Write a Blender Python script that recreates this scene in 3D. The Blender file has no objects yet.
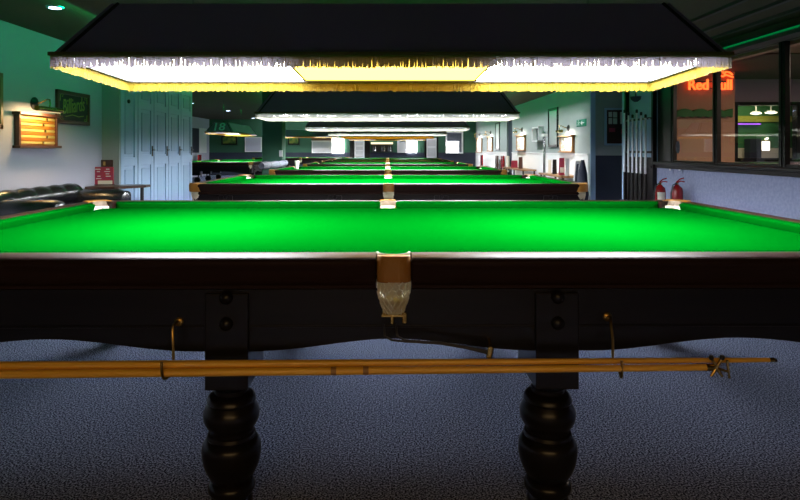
import bpy, bmesh, math, random
from mathutils import Vector, Matrix
random.seed(7)
PI = math.pi
sc = bpy.context.scene
COL = sc.collection
F, VX, VY, CZ = 597.0, 387.3, 149.5, 1.18      # focal length (px), vanishing point, eye height


def PX(px, Y): return (px - VX) / F * Y
def PZ(py, Y): return CZ - (py - VY) / F * Y
def WY(px, X): return X * F / (px - VX)        # depth at which a side wall X=const shows at column px


# ------------------------------------------------------------------ materials
def mat(name, col, rough=0.6, metal=0.0, spec=0.5, coat=0.0, noise=None, bump=None, emit=None, estr=0.0, alpha=None):
    """Principled material; noise=(scale, second colour, contrast lo, hi, detail); bump=(scale, strength)."""
    m = bpy.data.materials.new(name); m.use_nodes = True
    nt = m.node_tree; b = nt.nodes['Principled BSDF']
    b.inputs['Base Color'].default_value = (*col, 1)
    b.inputs['Roughness'].default_value = rough
    b.inputs['Metallic'].default_value = metal
    b.inputs['Specular IOR Level'].default_value = spec
    b.inputs['Coat Weight'].default_value = coat
    b.inputs['Coat Roughness'].default_value = 0.12
    if emit:
        b.inputs['Emission Color'].default_value = (*emit, 1)
        b.inputs['Emission Strength'].default_value = estr
    tc = None
    if noise or bump:
        tc = nt.nodes.new('ShaderNodeTexCoord')
    if noise:
        s, c2, lo, hi, det = noise
        n = nt.nodes.new('ShaderNodeTexNoise'); n.inputs['Detail'].default_value = det
        if isinstance(s, tuple):
            mp = nt.nodes.new('ShaderNodeMapping'); mp.inputs['Scale'].default_value = s
            nt.links.new(tc.outputs['Object'], mp.inputs['Vector']); nt.links.new(mp.outputs[0], n.inputs['Vector'])
            n.inputs['Scale'].default_value = 1
        else:
            n.inputs['Scale'].default_value = s
            nt.links.new(tc.outputs['Object'], n.inputs['Vector'])
        r = nt.nodes.new('ShaderNodeValToRGB')
        r.color_ramp.elements[0].position = lo; r.color_ramp.elements[0].color = (*col, 1)
        r.color_ramp.elements[1].position = hi; r.color_ramp.elements[1].color = (*c2, 1)
        nt.links.new(n.outputs['Fac'], r.inputs['Fac']); nt.links.new(r.outputs['Color'], b.inputs['Base Color'])
    if bump:
        n2 = nt.nodes.new('ShaderNodeTexNoise'); n2.inputs['Scale'].default_value = bump[0]; n2.inputs['Detail'].default_value = 4
        nt.links.new(tc.outputs['Object'], n2.inputs['Vector'])
        bp = nt.nodes.new('ShaderNodeBump'); bp.inputs['Strength'].default_value = bump[1]; bp.inputs['Distance'].default_value = 0.01
        nt.links.new(n2.outputs['Fac'], bp.inputs['Height']); nt.links.new(bp.outputs['Normal'], b.inputs['Normal'])
    return m


def emis(name, col, s):
    m = bpy.data.materials.new(name); m.use_nodes = True
    nt = m.node_tree; nt.nodes.clear()
    e = nt.nodes.new('ShaderNodeEmission'); e.inputs[0].default_value = (*col, 1); e.inputs[1].default_value = s
    o = nt.nodes.new('ShaderNodeOutputMaterial'); nt.links.new(e.outputs[0], o.inputs[0])
    return m


def thin(name, dcol, tcol, w):
    """Diffuse cloth that lets some light through."""
    m = bpy.data.materials.new(name); m.use_nodes = True
    nt = m.node_tree; nt.nodes.clear()
    d = nt.nodes.new('ShaderNodeBsdfDiffuse'); d.inputs[0].default_value = (*dcol, 1)
    t = nt.nodes.new('ShaderNodeBsdfTranslucent'); t.inputs[0].default_value = (*tcol, 1)
    x = nt.nodes.new('ShaderNodeMixShader'); x.inputs[0].default_value = w
    o = nt.nodes.new('ShaderNodeOutputMaterial')
    nt.links.new(d.outputs[0], x.inputs[1]); nt.links.new(t.outputs[0], x.inputs[2]); nt.links.new(x.outputs[0], o.inputs[0])
    return m


def glass_mat(name):
    m = bpy.data.materials.new(name); m.use_nodes = True
    nt = m.node_tree; nt.nodes.clear()
    t = nt.nodes.new('ShaderNodeBsdfTransparent'); t.inputs[0].default_value = (0.93, 0.95, 0.94, 1)
    g = nt.nodes.new('ShaderNodeBsdfGlossy'); g.inputs['Roughness'].default_value = 0.0
    f = nt.nodes.new('ShaderNodeFresnel'); f.inputs[0].default_value = 2.4
    x = nt.nodes.new('ShaderNodeMixShader'); o = nt.nodes.new('ShaderNodeOutputMaterial')
    ge = nt.nodes.new('ShaderNodeNewGeometry'); mm = nt.nodes.new('ShaderNodeMath'); mm.operation = 'SUBTRACT'; mm.use_clamp = True
    nt.links.new(f.outputs[0], mm.inputs[0]); nt.links.new(ge.outputs['Backfacing'], mm.inputs[1])     # only the outer face reflects
    nt.links.new(mm.outputs[0], x.inputs[0]); nt.links.new(t.outputs[0], x.inputs[1]); nt.links.new(g.outputs[0], x.inputs[2])
    nt.links.new(x.outputs[0], o.inputs[0])
    return m


LAMP = 38.0
M = dict(
    cloth=mat('green_baize', (0.0, 0.049, 0.0022), 1.0, spec=0.0, noise=(900, (0.0, 0.055, 0.0026), .35, .65, 2)),
    wood=mat('dark_mahogany', (0.005, 0.0042, 0.0052), 0.3, coat=0.0, noise=((3, 40, 40), (0.009, 0.0068, 0.0072), .3, .7, 4), spec=.25),
    rail=mat('polished_mahogany', (0.020, 0.0105, 0.008), 0.45, coat=0.0, spec=.07, noise=((3, 50, 50), (0.026, 0.012, 0.009), .3, .7, 4)),
    cream=mat('lamplit_pocket_leather', (0.20, 0.15, 0.11), 0.6),  # inner pocket leather, its bright lamplit look put into the colour
    leather=mat('brown_pocket_leather', (0.34, 0.145, 0.012), 0.5, bump=(250, .2)),
    bag=thin('pocket_bag', (0.8, 0.66, 0.34), (0.97, 0.97, 0.85), .75),
    net=thin('white_pocket_net', (0.92, 0.90, 0.75), (0.8, 0.8, 0.65), .3),
    brass=mat('brass', (0.55, 0.36, 0.10), 0.25, 1.0),
    brass_dark=mat('aged_brass', (0.34, 0.21, 0.06), 0.3, 1.0),
    black=mat('black_rubber', (0.008, 0.008, 0.009), 0.4),
    blackwood=mat('black_gloss_paint', (0.009, 0.007, 0.007), 0.35, spec=.25),
    shade=mat('navy_vinyl', (0.23, 0.213, 0.34), 0.55, bump=(300, .1)),
    piping=mat('black_piping', (0.004, 0.004, 0.006), 0.5),
    braid=mat('gold_braid', (0.09, 0.055, 0.015), 0.8),
    fringe=thin('gold_fringe', (0.21, 0.145, 0.018), (0.085, 0.075, 0.098), .35),
    fringea=thin('amber_fringe', (0.30, 0.20, 0.02), (0.45, 0.28, 0.03), .4),
    fringec=thin('cream_fringe', (0.24, 0.23, 0.17), (0.075, 0.078, 0.075), .4),
    rim=mat('dark_rim', (0.03, 0.022, 0.02), 0.6),
    lampw=emis('white_diffuser', (0.94, 0.97, 1.0), LAMP),
    lampa=emis('amber_tubes', (1.0, 0.62, 0.12), 6),
    lampy=emis('amber_diffuser', (3.8, 2.4, 0.30), 1.0),
    steel=mat('pale_steel', (0.75, 0.75, 0.80), 0.4, .6),
    chrome=mat('chrome', (0.6, 0.6, 0.62), 0.15, 1.0),
    cue=mat('ash_cue', (0.95, 0.52, 0.06), 0.4, coat=0.1, noise=((2, 120, 120), (0.78, 0.40, 0.04), .35, .65, 3)),
    carpet=mat('blue_carpet', (0.010, 0.014, 0.042), 1.0, spec=0.0, noise=(150, (0.46, 0.54, 0.80), .42, .66, 2)),
    ceiling=mat('dark_ceiling', (0.065, 0.042, 0.014), 0.8, noise=(2.5, (0.045, 0.033, 0.012), .3, .7, 3)),
    wall=mat('white_wall', (0.48, 0.475, 0.58), 0.75, spec=.2, bump=(40, .05)),
    wallg=mat('grey_wall', (0.34, 0.38, 0.38), 0.75, spec=.2),
    dado=mat('white_dado', (0.85, 0.85, 0.85), 0.55),
    paper=mat('embossed_wallpaper', (0.20, 0.225, 0.36), 0.7, noise=(26, (0.26, 0.29, 0.43), .35, .65, 4), bump=(60, .4)),
    darkgrn=mat('dark_green_wall', (0.035, 0.12, 0.07), 0.8),
    navy=mat('navy_wall', (0.02, 0.026, 0.05), 0.7),
    door=mat('blue_grey_door_paint', (0.38, 0.54, 0.74), 0.45),
    doorin=mat('blue_grey_panel_paint', (0.32, 0.47, 0.66), 0.5),
    sofa=mat('black_leather', (0.012, 0.012, 0.015), 0.25, spec=.7, coat=.2, bump=(120, .1)),
    oak=mat('dark_oak', (0.05, 0.022, 0.014), 0.3, noise=((4, 40, 40), (0.08, 0.035, 0.02), .3, .7, 4)),
    light_oak=mat('honey_oak', (0.34, 0.17, 0.06), 0.4),
    mahog=mat('red_mahogany_frame', (0.10, 0.035, 0.02), 0.3),
    slat_a=mat('score_slat_amber', (0.42, 0.15, 0.012), 0.4),
    slat_b=mat('score_slat_pale', (0.52, 0.42, 0.13), 0.4),
    white=mat('white_paint', (0.78, 0.78, 0.78), 0.5),
    offw=mat('cream_card', (0.70, 0.66, 0.55), 0.6),
    paperw=mat('paper', (0.62, 0.62, 0.62), 0.8),
    red=mat('red_card', (0.42, 0.025, 0.035), 0.5, noise=(60, (0.30, 0.02, 0.08), .4, .6, 2)),
    exred=mat('extinguisher_red', (0.30, 0.008, 0.012), 0.25, coat=.4),
    grey=mat('grey_sheet', (0.09, 0.10, 0.125), 0.8, noise=(40, (0.045, 0.05, 0.07), .3, .7, 3)),
    glass=glass_mat('window_glass'),
    mirror=mat('mirror', (0.6, 0.64, 0.64), 0.5, .8),
    maroon=mat('maroon_felt', (0.06, 0.018, 0.02), 0.9),
    blackart=mat('black_board', (0.006, 0.012, 0.008), 0.5),
    greenink=mat('green_gilt_paint', (0.30, 0.32, 0.06), 0.5),
    art=mat('yellow_green_print', (0.20, 0.24, 0.03), 0.6, noise=(7, (0.04, 0.12, 0.02), .4, .6, 3)),
    blue18=mat('pale_blue_paint', (0.5, 0.9, 1.0), 0.5, emit=(0.1, 0.4, 0.7), estr=0.0),
    orange=mat('terracotta_paint', (0.34, 0.17, 0.095), 0.7),
    barwall=mat('mauve_wall', (0.30, 0.22, 0.24), 0.8),
    barceil=mat('brown_timber', (0.20, 0.085, 0.02), 0.6, noise=((1.5, 14, 3), (0.14, 0.055, 0.015), .4, .6, 2)),
    lime=mat('lime_paint', (0.30, 0.34, 0.04), 0.7),
    hgreen=mat('bright_green_paint', (0.03, 0.16, 0.05), 0.7),
    border_green=mat('dark_green_border', (0.02, 0.10, 0.02), 0.8),
    neon=emis('red_neon', (1.0, 0.07, 0.012), 3.2),
    led=emis('green_led', (0.0, 1.0, 0.16), 1.0),
    purple=emis('purple_led', (0.45, 0.1, 0.9), 1.2),
    glow=emis('light_box', (1.0, 0.98, 1.0), 12.0),
    bulb=emis('warm_bulb', (1.0, 0.85, 0.6), 3.0),
    bulblow=emis('warm_tube', (1.0, 0.75, 0.4), 1.0),
    spot=emis('cool_spot', (0.55, 0.65, 1.0), 9.0),
    exitg=mat('exit_green', (0.0, 0.22, 0.12), 0.5),
    bluepl=mat('blue_plastic', (0.03, 0.08, 0.25), 0.5),
)


# ------------------------------------------------------------------ mesh builder
class MB:
    def __init__(self): self.bm = bmesh.new()

    def _x(self, verts, mtx):
        for v in verts: v.co = mtx @ v.co

    def box(self, c, s, rot=None):
        g = bmesh.ops.create_cube(self.bm, size=1)
        m = Matrix.Diagonal((*s, 1))
        if rot: m = rot.to_4x4() @ m
        self._x(g['verts'], Matrix.Translation(c) @ m); return self

    def box2(self, a, b):
        return self.box([(a[i] + b[i]) / 2 for i in range(3)], [abs(b[i] - a[i]) for i in range(3)])

    def lathe(self, prof, c=(0, 0, 0), n=32, cap=True, mtx=None):
        """prof: [(r, z)]; axis z."""
        rings = []
        for r, z in prof:
            rings.append([self.bm.verts.new((r * math.cos(2 * PI * i / n), r * math.sin(2 * PI * i / n), z)) for i in range(n)])
        for a, b in zip(rings, rings[1:]):
            for i in range(n):
                self.bm.faces.new((a[i], a[(i + 1) % n], b[(i + 1) % n], b[i]))
        if cap:
            self.bm.faces.new(rings[0][::-1]); self.bm.faces.new(rings[-1])
        m = Matrix.Translation(c)
        if mtx: m = m @ mtx.to_4x4()
        for ring in rings: self._x(ring, m)
        return self

    def tube(self, pts, r, n=8, cap=True):
        """r: a radius or one per point."""
        P = [Vector(p) for p in pts]; rs = r if isinstance(r, (list, tuple)) else [r] * len(P)
        rings = []; up = None
        for i, p in enumerate(P):
            d = (P[min(i + 1, len(P) - 1)] - P[max(i - 1, 0)]).normalized()
            if up is None:
                up = Vector((0, 0, 1)) if abs(d.z) < .9 else Vector((1, 0, 0))
            a = d.cross(up).normalized(); b = a.cross(d).normalized(); up = b
            rings.append([self.bm.verts.new(p + (a * math.cos(2 * PI * k / n) + b * math.sin(2 * PI * k / n)) * rs[i]) for k in range(n)])
        for A, B in zip(rings, rings[1:]):
            for k in range(n):
                self.bm.faces.new((A[k], A[(k + 1) % n], B[(k + 1) % n], B[k]))
        if cap:
            self.bm.faces.new(rings[0][::-1]); self.bm.faces.new(rings[-1])
        return self

    def loft(self, secs, closed=True, cap=True):
        """secs: list of equally long point lists."""
        R = [[self.bm.verts.new(p) for p in s] for s in secs]; n = len(R[0])
        for A, B in zip(R, R[1:]):
            for k in range(n if closed else n - 1):
                self.bm.faces.new((A[k], A[(k + 1) % n], B[(k + 1) % n], B[k]))
        if cap:
            self.bm.faces.new(R[0][::-1]); self.bm.faces.new(R[-1])
        return self

    def prism(self, poly, f):
        """poly: 2-D outline; f(u, v, 0|1) -> 3-D point."""
        return self.loft([[f(u, v, 0) for u, v in poly], [f(u, v, 1) for u, v in poly]])

    def quad(self, *p):
        self.bm.faces.new([self.bm.verts.new(q) for q in p]); return self

    def build(self, name, m, parent=None, smooth=False, bevel=0, seg=2):
        bm = self.bm
        bmesh.ops.recalc_face_normals(bm, faces=bm.faces)
        me = bpy.data.meshes.new(name); bm.to_mesh(me); bm.free()
        me.materials.append(m if not isinstance(m, str) else M[m])
        if smooth:
            for p in me.polygons: p.use_smooth = True
            me.set_sharp_from_angle(angle=math.radians(40))
        o = bpy.data.objects.new(name, me); COL.objects.link(o)
        if parent: o.parent = parent
        if bevel:
            b = o.modifiers.new('soft_edge', 'BEVEL'); b.width = bevel; b.segments = seg; b.limit_method = 'ANGLE'
        return o


def thing(name, label, cat, loc=(0, 0, 0), rz=0, group=None):
    o = bpy.data.objects.new(name, None); o.empty_display_size = .1; COL.objects.link(o)
    o.location = loc; o.rotation_euler = (0, 0, rz); return tag(o, label, cat, group)


def tag(o, label, cat, group=None):
    o['label'] = label; o['category'] = cat
    if group: o['group'] = group
    return o


def struct(o): o['kind'] = 'structure'; return o


def dup(root, loc, label, rz=None, group=None):
    r = root.copy(); COL.objects.link(r); r.location = loc
    if rz is not None: r.rotation_euler = (0, 0, rz)
    r['label'] = label
    if group: r['group'] = group
    for ch in list(root.children):
        c = ch.copy(); COL.objects.link(c); c.parent = r
        for g in list(ch.children):
            d = g.copy(); COL.objects.link(d); d.parent = c
    return r


def text_mesh(name, body, size, m, parent=None, depth=.002, bold=0.0, space=1.0):
    """Lettering turned into a mesh; lies in local xz, faces -y."""
    cu = bpy.data.curves.new(name, 'FONT'); cu.body = body; cu.size = size; cu.extrude = depth; cu.offset = bold
    cu.align_x = 'CENTER'; cu.align_y = 'CENTER'; cu.space_character = space; cu.resolution_u = 4
    t = bpy.data.objects.new(name + '_src', cu); COL.objects.link(t)
    bpy.context.view_layer.update()
    me = bpy.data.meshes.new_from_object(t.evaluated_get(bpy.context.evaluated_depsgraph_get()))
    bpy.data.objects.remove(t); bpy.data.curves.remove(cu)
    me.transform(Matrix.Rotation(PI / 2, 4, 'X'))
    me.materials.clear(); me.materials.append(M[m])
    o = bpy.data.objects.new(name, me); COL.objects.link(o)
    if parent: o.parent = parent
    return o


# ------------------------------------------------------------------ the room
H = 2.57
XL, XD, XR, XS, YF, XFL = -4.15, -3.9, 4.35, 4.08, 27.5, -8.2
YP = 8.68                       # pilaster face
YD = 11.95                      # end of the folding doors
struct(MB().box2((XFL - .2, -5, -.1), (11, YF + .2, 0)).build('floor', 'carpet'))
struct(MB().box2((XFL - .2, -5, H), (XR, YF + .2, H + .1)).build('ceiling', 'ceiling'))
struct(MB().box2((XL - .12, -5, 0), (XL, YP, H)).build('wall_left', 'wall'))
struct(MB().box2((XL - .12, YP, 0), (XD, YP + .05, H)).build('wall_left_return', 'wallg'))
struct(MB().box2((XD - .12, YP + .05, 2.42), (XD, YD, H)).build('wall_left_above_doors', 'wallg'))
struct(MB().box2((XFL, YD - .05, 0), (XD - .04, YD + .05, H)).build('wall_left_corner', 'darkgrn'))
struct(MB().box2((XFL - .12, YD, 0), (XFL, YF, H)).build('wall_left_far', 'wall'))
struct(MB().box2((XFL, YF, 0), (XS + .1, YF + .12, H)).build('wall_back', 'darkgrn'))
struct(MB().box2((XFL, YF - .012, 0), (XS, YF, PZ(152.5, YF))).build('trim_1', 'navy'))
struct(MB().box2((XFL - .2, -5.1, 0), (11, -5, H)).build('wall_rear', 'wallg'))
# right: low wall under the windows, frames, rack wall
ZS, ZH = .985, 2.37
YW0, YW1 = -4.98, WY(657, XR)
struct(MB().box2((XR, YW0, 0), (XR + .12, YW1, ZS)).build('wall_right', 'paper'))
struct(MB().box2((XR, YW0, ZH + .05), (XR + .12, YW1, H + .1)).build('wall_right_head', 'blackwood'))
YK = WY(622, XR)
struct(MB().box2((XR, YW1, 0), (XR + .12, YK, H)).build('wall_right_rack', 'doorin'))
struct(MB().box2((XR + .12, YK - .06, 0), (6.2, YK, H)).build('wall_right_return', 'wallg'))
struct(MB().box2((XS, 12.0, 0), (6.2, 12.1, H)).build('wall_recess', 'wallg'))
struct(MB().box2((XS + .1, 11.985, 0), (6.2, 12.0, PZ(155.5, 12))).build('trim_2', 'navy'))
struct(MB().box2((XS, 11.985, 0), (XS + .1, 12.0, H)).build('trim_3', 'doorin'))
YG0, YG1 = WY(512.3, XS), WY(506.8, XS)
struct(MB().box2((XS, 12.1, 0), (XS + .1, YG0, H)).build('wall_right_far', 'wallg'))
struct(MB().box2((XS, YG1, 0), (XS + .1, YF, H)).build('wall_right_end', 'wallg'))
struct(MB().box2((XS + .06, YG0, 0), (XS + .1, YG1, H)).build('door_6', 'navy'))
ZD = 1.065
struct(MB().box2((XS - .012, 12.1, .12), (XS, YG0, ZD)).box2((XS - .025, 12.1, ZD), (XS, YG0, ZD + .03)).build('trim_4', 'dado'))
struct(MB().box2((XS - .012, YG1, .12), (XS, YF - .02, ZD)).box2((XS - .025, YG1, ZD), (XS, YF - .02, ZD + .03)).build('trim_5', 'dado'))
struct(MB().box2((XS - .02, 12.1, 0), (XS, YG0, .12)).build('baseboard_right', 'blackwood'))
struct(MB().box2((XL, -5, 0), (XL + .018, YP, .13)).build('baseboard_left', 'wallg'))
# ceiling battens along the windows
for k, x in enumerate((3.25, 3.65, 4.0)):
    struct(MB().box2((x, -5, H - .03), (x + .05, 10.5, H)).build('trim_%d' % (6 + k), 'rim'))
struct(MB().box2((4.16, -5, H - .2), (XR, YK, H - .13)).box2((4.30, -5, H - .2), (XR, YK, H)).build('trim_9', 'rim'))
struct(MB().box2((XR + .125, -4.9, 2.34), (XR + .22, 9.5, 2.455)).build('trim_15', 'orange'))

# square pillar
yp = 13.0
o = MB().box2((PX(262, yp), yp, 0), (PX(282, yp), yp + .45, H)).build('pillar', 'darkgrn', bevel=.01); struct(o)
o = MB().box((PX(281, yp) , yp - .02, PZ(153.5, yp)), (.07, .04, .14)).build('mounted_switch_box', 'white', bevel=.006)
tag(o, 'small white wall box on the corner of the square pillar', 'switch box')

# folding doors (each leaf its own structure with a handle)
edges = [WY(p, XD) for p in (119, 138, 154, 168.5, 181, 192.4)]
for i, (a, b) in enumerate(zip(edges, edges[1:])):
    if i == 0: a = YP + .05
    mb = MB(); g = .012; zt = 2.42
    mb.box2((XD - .05, a + g, .01), (XD - .018, b - g, zt))
    st = .11
    rails = [(.01, .16), (.93, 1.06), (zt - .13, zt)] if i == 0 else [(.01, .16), (.93, 1.10), (1.82, 1.93), (zt - .2, zt)]
    for z0, z1 in rails: mb.box2((XD - .02, a + g, z0), (XD, b - g, z1))
    for y0, y1 in ((a + g, a + g + st), (b - g - st, b - g)): mb.box2((XD - .02, y0, .012), (XD + .002, y1, zt - .002))
    o = struct(mb.build('door_%d' % (i + 1), 'door', bevel=.006))
    mb = MB()
    for (z0, z1) in zip([r[1] for r in rails[:-1]], [r[0] for r in rails[1:]]):
        mb.box2((XD - .022, a + g + st + .05, z0 + .05), (XD - .006, b - g - st - .05, z1 - .05))
    mb.build('raised_panel', 'doorin', o, bevel=.008)
    if i:
        mb = MB(); y = b - .075; z = PZ(151, 10.5)
        mb.box((XD + .004, y, z), (.008, .045, .17)); mb.tube([(XD, y, z + .02), (XD + .045, y, z + .02), (XD + .05, y - .03, z + .02), (XD + .05, y - .12, z + .02)], .009)
        mb.build('door_handle', 'black', o, smooth=True)
    else:
        MB().lathe([(.03, 0), (.03, .02), (.012, .03)], (XD, (a + b) / 2 - .05, PZ(102, 9.1)), 16, mtx=Matrix.Rotation(PI / 2, 4, 'Y')).build('door_knob', 'black', o, smooth=True)

# windows: three panes between black posts, sill and head
posts = [(WY(672.5, XR), YW1), (WY(716, XR), WY(711.5, XR)), (WY(784, XR), WY(777.5, XR)), (4.9, 5.15), (3.4, 3.65)]
for i in range(4):
    y1 = posts[i][0]; y0 = posts[i + 1][1]
    root = struct(MB().box2((XR + .05, y0, ZS + .03), (XR + .058, y1, ZH)).build('window_%d' % (i + 1), 'glass'))
    fr = MB()
    pa, pb = posts[i]
    fr.box2((XR + .01, pa, ZS), (XR + .07, pb, ZH + .05)).box2((XR, pa + .05, ZS), (XR + .02, pb - .05, ZH + .05))
    fr.box2((XR + .02, y0, ZS), (XR + .1, y1, ZS + .03)).box2((XR + .02, y0, ZH), (XR + .1, y1, ZH + .05))
    fr.build('window_frame', 'blackwood', root, bevel=.006)
struct(MB().box2((XR - .07, YW0, ZS - .045), (XR + .14, YW1, ZS)).box2((XR - .03, YW0, ZS - .1), (XR, YW1, ZS - .045)).build('trim_10', 'blackwood', bevel=.008))
# room behind the windows
YB = 10.7
struct(MB().box2((XR + .12, -5, 2.46), (11, 7.9, 2.56)).build('ceiling_bar', 'barceil'))
struct(MB().box2((XR + .12, 7.9, 2.44), (11, YB + .1, 2.56)).build('ceiling_bar_far', 'ceiling'))
hx0, hx1, hz0, hz1 = PX(737, YB), PX(796, YB), PZ(158, YB), PZ(105.5, YB)
mb = MB()
mb.box2((XR + .12, YB, 0), (hx0, YB + .1, 2.5)).box2((hx1, YB, 0), (11, YB + .1, 2.5))
mb.box2((hx0, YB, hz1), (hx1, YB + .1, 2.5)).box2((hx0, YB, 0), (hx1, YB + .1, hz0))
struct(mb.build('wall_bar', 'barwall'))
struct(MB().box2((11, -5, 0), (11.1, YB + 1.2, 2.56)).build('wall_bar_side', 'barwall'))
mb = MB(); t = .06
mb.box2((hx0 - t, YB - .03, hz0 - t), (hx0, YB + .1, hz1 + t)).box2((hx1, YB - .03, hz0 - t), (hx1 + t, YB + .1, hz1 + t))
mb.box2((hx0, YB - .03, hz1), (hx1, YB + .1, hz1 + t)).box2((hx0, YB - .08, hz0 - t), (hx1, YB + .1, hz0))
struct(mb.build('trim_11', 'blackwood'))
yh = YB + .9
struct(MB().box2((hx0 - 1.2, yh, 0), (hx1 + 1.2, yh + .06, 2.5)).build('wall_hatch', 'hgreen'))
struct(MB().box2((hx0 - 1.2, YB + .1, 2.2), (hx1 + 1.2, yh, 2.26)).build('ceiling_hatch', 'barceil'))
struct(MB().box2((hx0 - 1.2, yh - .03, PZ(122, yh)), (hx1 + 1.2, yh, PZ(116, yh))).build('trim_12', 'lime'))
struct(MB().box2((hx0 - 1.2, yh - .02, 0), (hx1 + 1.2, yh, PZ(148, yh))).build('trim_13', 'offw'))
for a in (hx0 - 1.2, hx1 + 1.14): struct(MB().box2((a, YB + .1, 0), (a + .06, yh, 2.3)).build('wall_hatch_side', 'darkgrn'))
o = MB().box2((PX(735, yh), yh - .06, PZ(124.6, yh)), (PX(759, yh), yh - .03, PZ(123.6, yh))).build('mounted_strip_light', 'purple')
tag(o, 'thin purple light strip inside the serving hatch behind the glass', 'strip light')
for px, py, w in ((756, 113, 11), (771, 112.3, 12)):
    r = thing('hatch_ceiling_light', 'oval ceiling light inside the serving hatch, %s of the pair' % ('smaller one' if w == 11 else 'larger one beside the post'), 'ceiling light', (PX(px, yh - .3), yh - .3, PZ(py, yh - .3)))
    MB().lathe([(w * .0085, 0), (w * .008, -.015), (.02, -.03)], n=24).build('lamp_glass', 'bulb', r, smooth=True)
    MB().lathe([(.07, .0), (.07, .03)], n=16).tube([(0, 0, 0), (0, 0, 2.2 - r.location.z)], .012).build('lamp_mount', 'white', r)
r = thing('lit_menu_frame', 'bright white lit frame on the green wall inside the serving hatch', 'lit frame', (PX(764, yh), yh - .04, PZ(146, yh)))
MB().box2((-.075, -.02, -.09), (.075, .0, .09)).build('lit_face', emis('menu_glow', (1, .95, .85), 1.6), r)
MB().box2((-.09, -.01, -.105), (.09, .03, .105)).build('frame', 'light_oak', r)
MB().tube([(0, -.01, .13), (0, -.07, .15)], .02).build('lamp_head', 'bulb', r)
o = MB().box2((PX(741, yh), yh - .3, hz0 - .019), (PX(752, yh), yh - .1, PZ(139, yh))).build('hatch_cabinet', 'navy', bevel=.01)
tag(o, 'dark box cabinet standing inside the serving hatch', 'cabinet')
struct(MB().box2((hx0 - .1, YB + .1, hz0 - .25), (hx1 + .1, yh - .02, hz0 - .02)).build('trim_14', 'blackwood'))

# terracotta pier with the neon sign
YN = 9.65
x0, x1 = PX(671, YN), PX(735, YN)
struct(MB().box2((max(x0, XR + .15), YN, 0), (x1, YN + .4, PZ(69.5, YN))).box2((max(x0, XR + .15), YN - .03, PZ(69.5, YN)), (x1 + .08, YN + .43, PZ(66, YN))).build('pillar_bar', 'orange', bevel=.008))
ns = thing('neon_sign', 'glowing red neon lettering sign on the terracotta pier behind the glass', 'neon sign', (PX(708.5, YN), YN - .05, PZ(85.5, YN)))
t = text_mesh('neon_lettering', 'Red Bull', .232, 'neon', ns, depth=.012, bold=.004, space=1.0)
w = max(v.co.x for v in t.data.vertices) - min(v.co.x for v in t.data.vertices)
t.scale = (PX(730, YN) - PX(687, YN)) / w, 1, 1
# emblem above: a small charging shape in red tubes over a sun disc
mb = MB(); ex, ez = PX(724.5, YN) - ns.location.x, PZ(74, YN) - ns.location.z
mb.tube([(ex - .12, 0, ez - .03), (ex - .05, 0, ez - .045), (ex, 0, ez - .02), (ex + .06, 0, ez - .04), (ex + .11, 0, ez - .06)], .014)
mb.tube([(ex - .03, 0, ez - .02), (ex - .01, 0, ez + .03), (ex + .05, 0, ez + .02), (ex + .1, 0, ez - .02)], .014)
mb.tube([(ex - .05, 0, ez + .0), (ex - .06, 0, ez + .07), (ex + .0, 0, ez + .09)], .012)
mb.build('neon_emblem', 'neon', ns, smooth=True)
MB().box2((-.33, .02, -.06), (.33, .045, -.04)).box2((-.33, .02, .05), (.33, .045, .07)).build('mounting_bar', 'black', ns)
mb = MB(); pts = []  # stand-in for an unclear wavy green shape behind the glass
yv = YN - .12; X0, X1 = PX(677, yv), PX(733, yv)
n = 7; top = []; bot = []
for k in range(n * 6 + 1):
    u = k / (n * 6); x = X0 + (X1 - X0) * u
    top.append((x, PZ(111.5 - 3 * abs(math.sin(u * PI * 3.5)), yv))); bot.append((x, PZ(117.3 - 1.2 * abs(math.sin(u * PI * n)), yv)))
mb.prism(top + bot[::-1], lambda u, v, s: (u, yv + .08 * s, v))
o = mb.build('mounted_border', 'border_green'); tag(o, 'dark green scalloped pelmet on the terracotta pier below the neon letters', 'border')

# green led strip
r = MB().box2((4.142, 3.0, 2.418), (4.159, 8.9, 2.436)).build('mounted_led_strip', emis('green_led_strip', (0.0, 1.0, 0.2), .075)); tag(r, 'long green glowing strip light along the ceiling above the windows', 'strip light')


# ------------------------------------------------------------------ snooker table
ZR = .85                        # rail top
BX, BY = 1.785, .889            # half playing area at the cushion noses
OX, OY = BX + .155, BY + .155   # outer half sizes
ZB = ZR - .04                   # bed


def cushion_mb(L0, L1, f):
    """Cushion along u from L0 to L1, ends rounded away towards the pockets; f(u, o, z) places it."""
    mb = MB(); r = .05; secs = []
    us = [(L0 + r - r * math.sin(t), r * (1 - math.cos(t))) for t in [PI / 2 * k / 6 for k in range(6, -1, -1)]]
    us += [(L1 - r + r * math.sin(t), r * (1 - math.cos(t))) for t in [PI / 2 * k / 6 for k in range(0, 7)]]
    for u, q in us:
        q = min(q, .0495)
        secs.append([f(u, q + .010 * (1 - q / .05), ZB), f(u, q, ZB + .026), f(u, q, ZB + .032), f(u, q + (.05 - q) * .3, ZB + .036), f(u, .05, ZB + .039), f(u, .052, ZB)])
    return mb.loft(secs)


RAILP = [(.045, ZR - .07), (.045, ZR - .004), (.055, ZR), (.07, ZR), (.09, ZR), (.135, ZR), (.148, ZR - .005), (.155, ZR - .014), (.155, ZR - .026), (.147, ZR - .036),
         (.143, ZR - .045), (.140, ZR - .06), (.128, ZR - .082), (.124, ZR - .086), (.131, ZR - .090), (.131, ZR - .099), (.118, ZR - .105), (.06, ZR - .105)]


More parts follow.
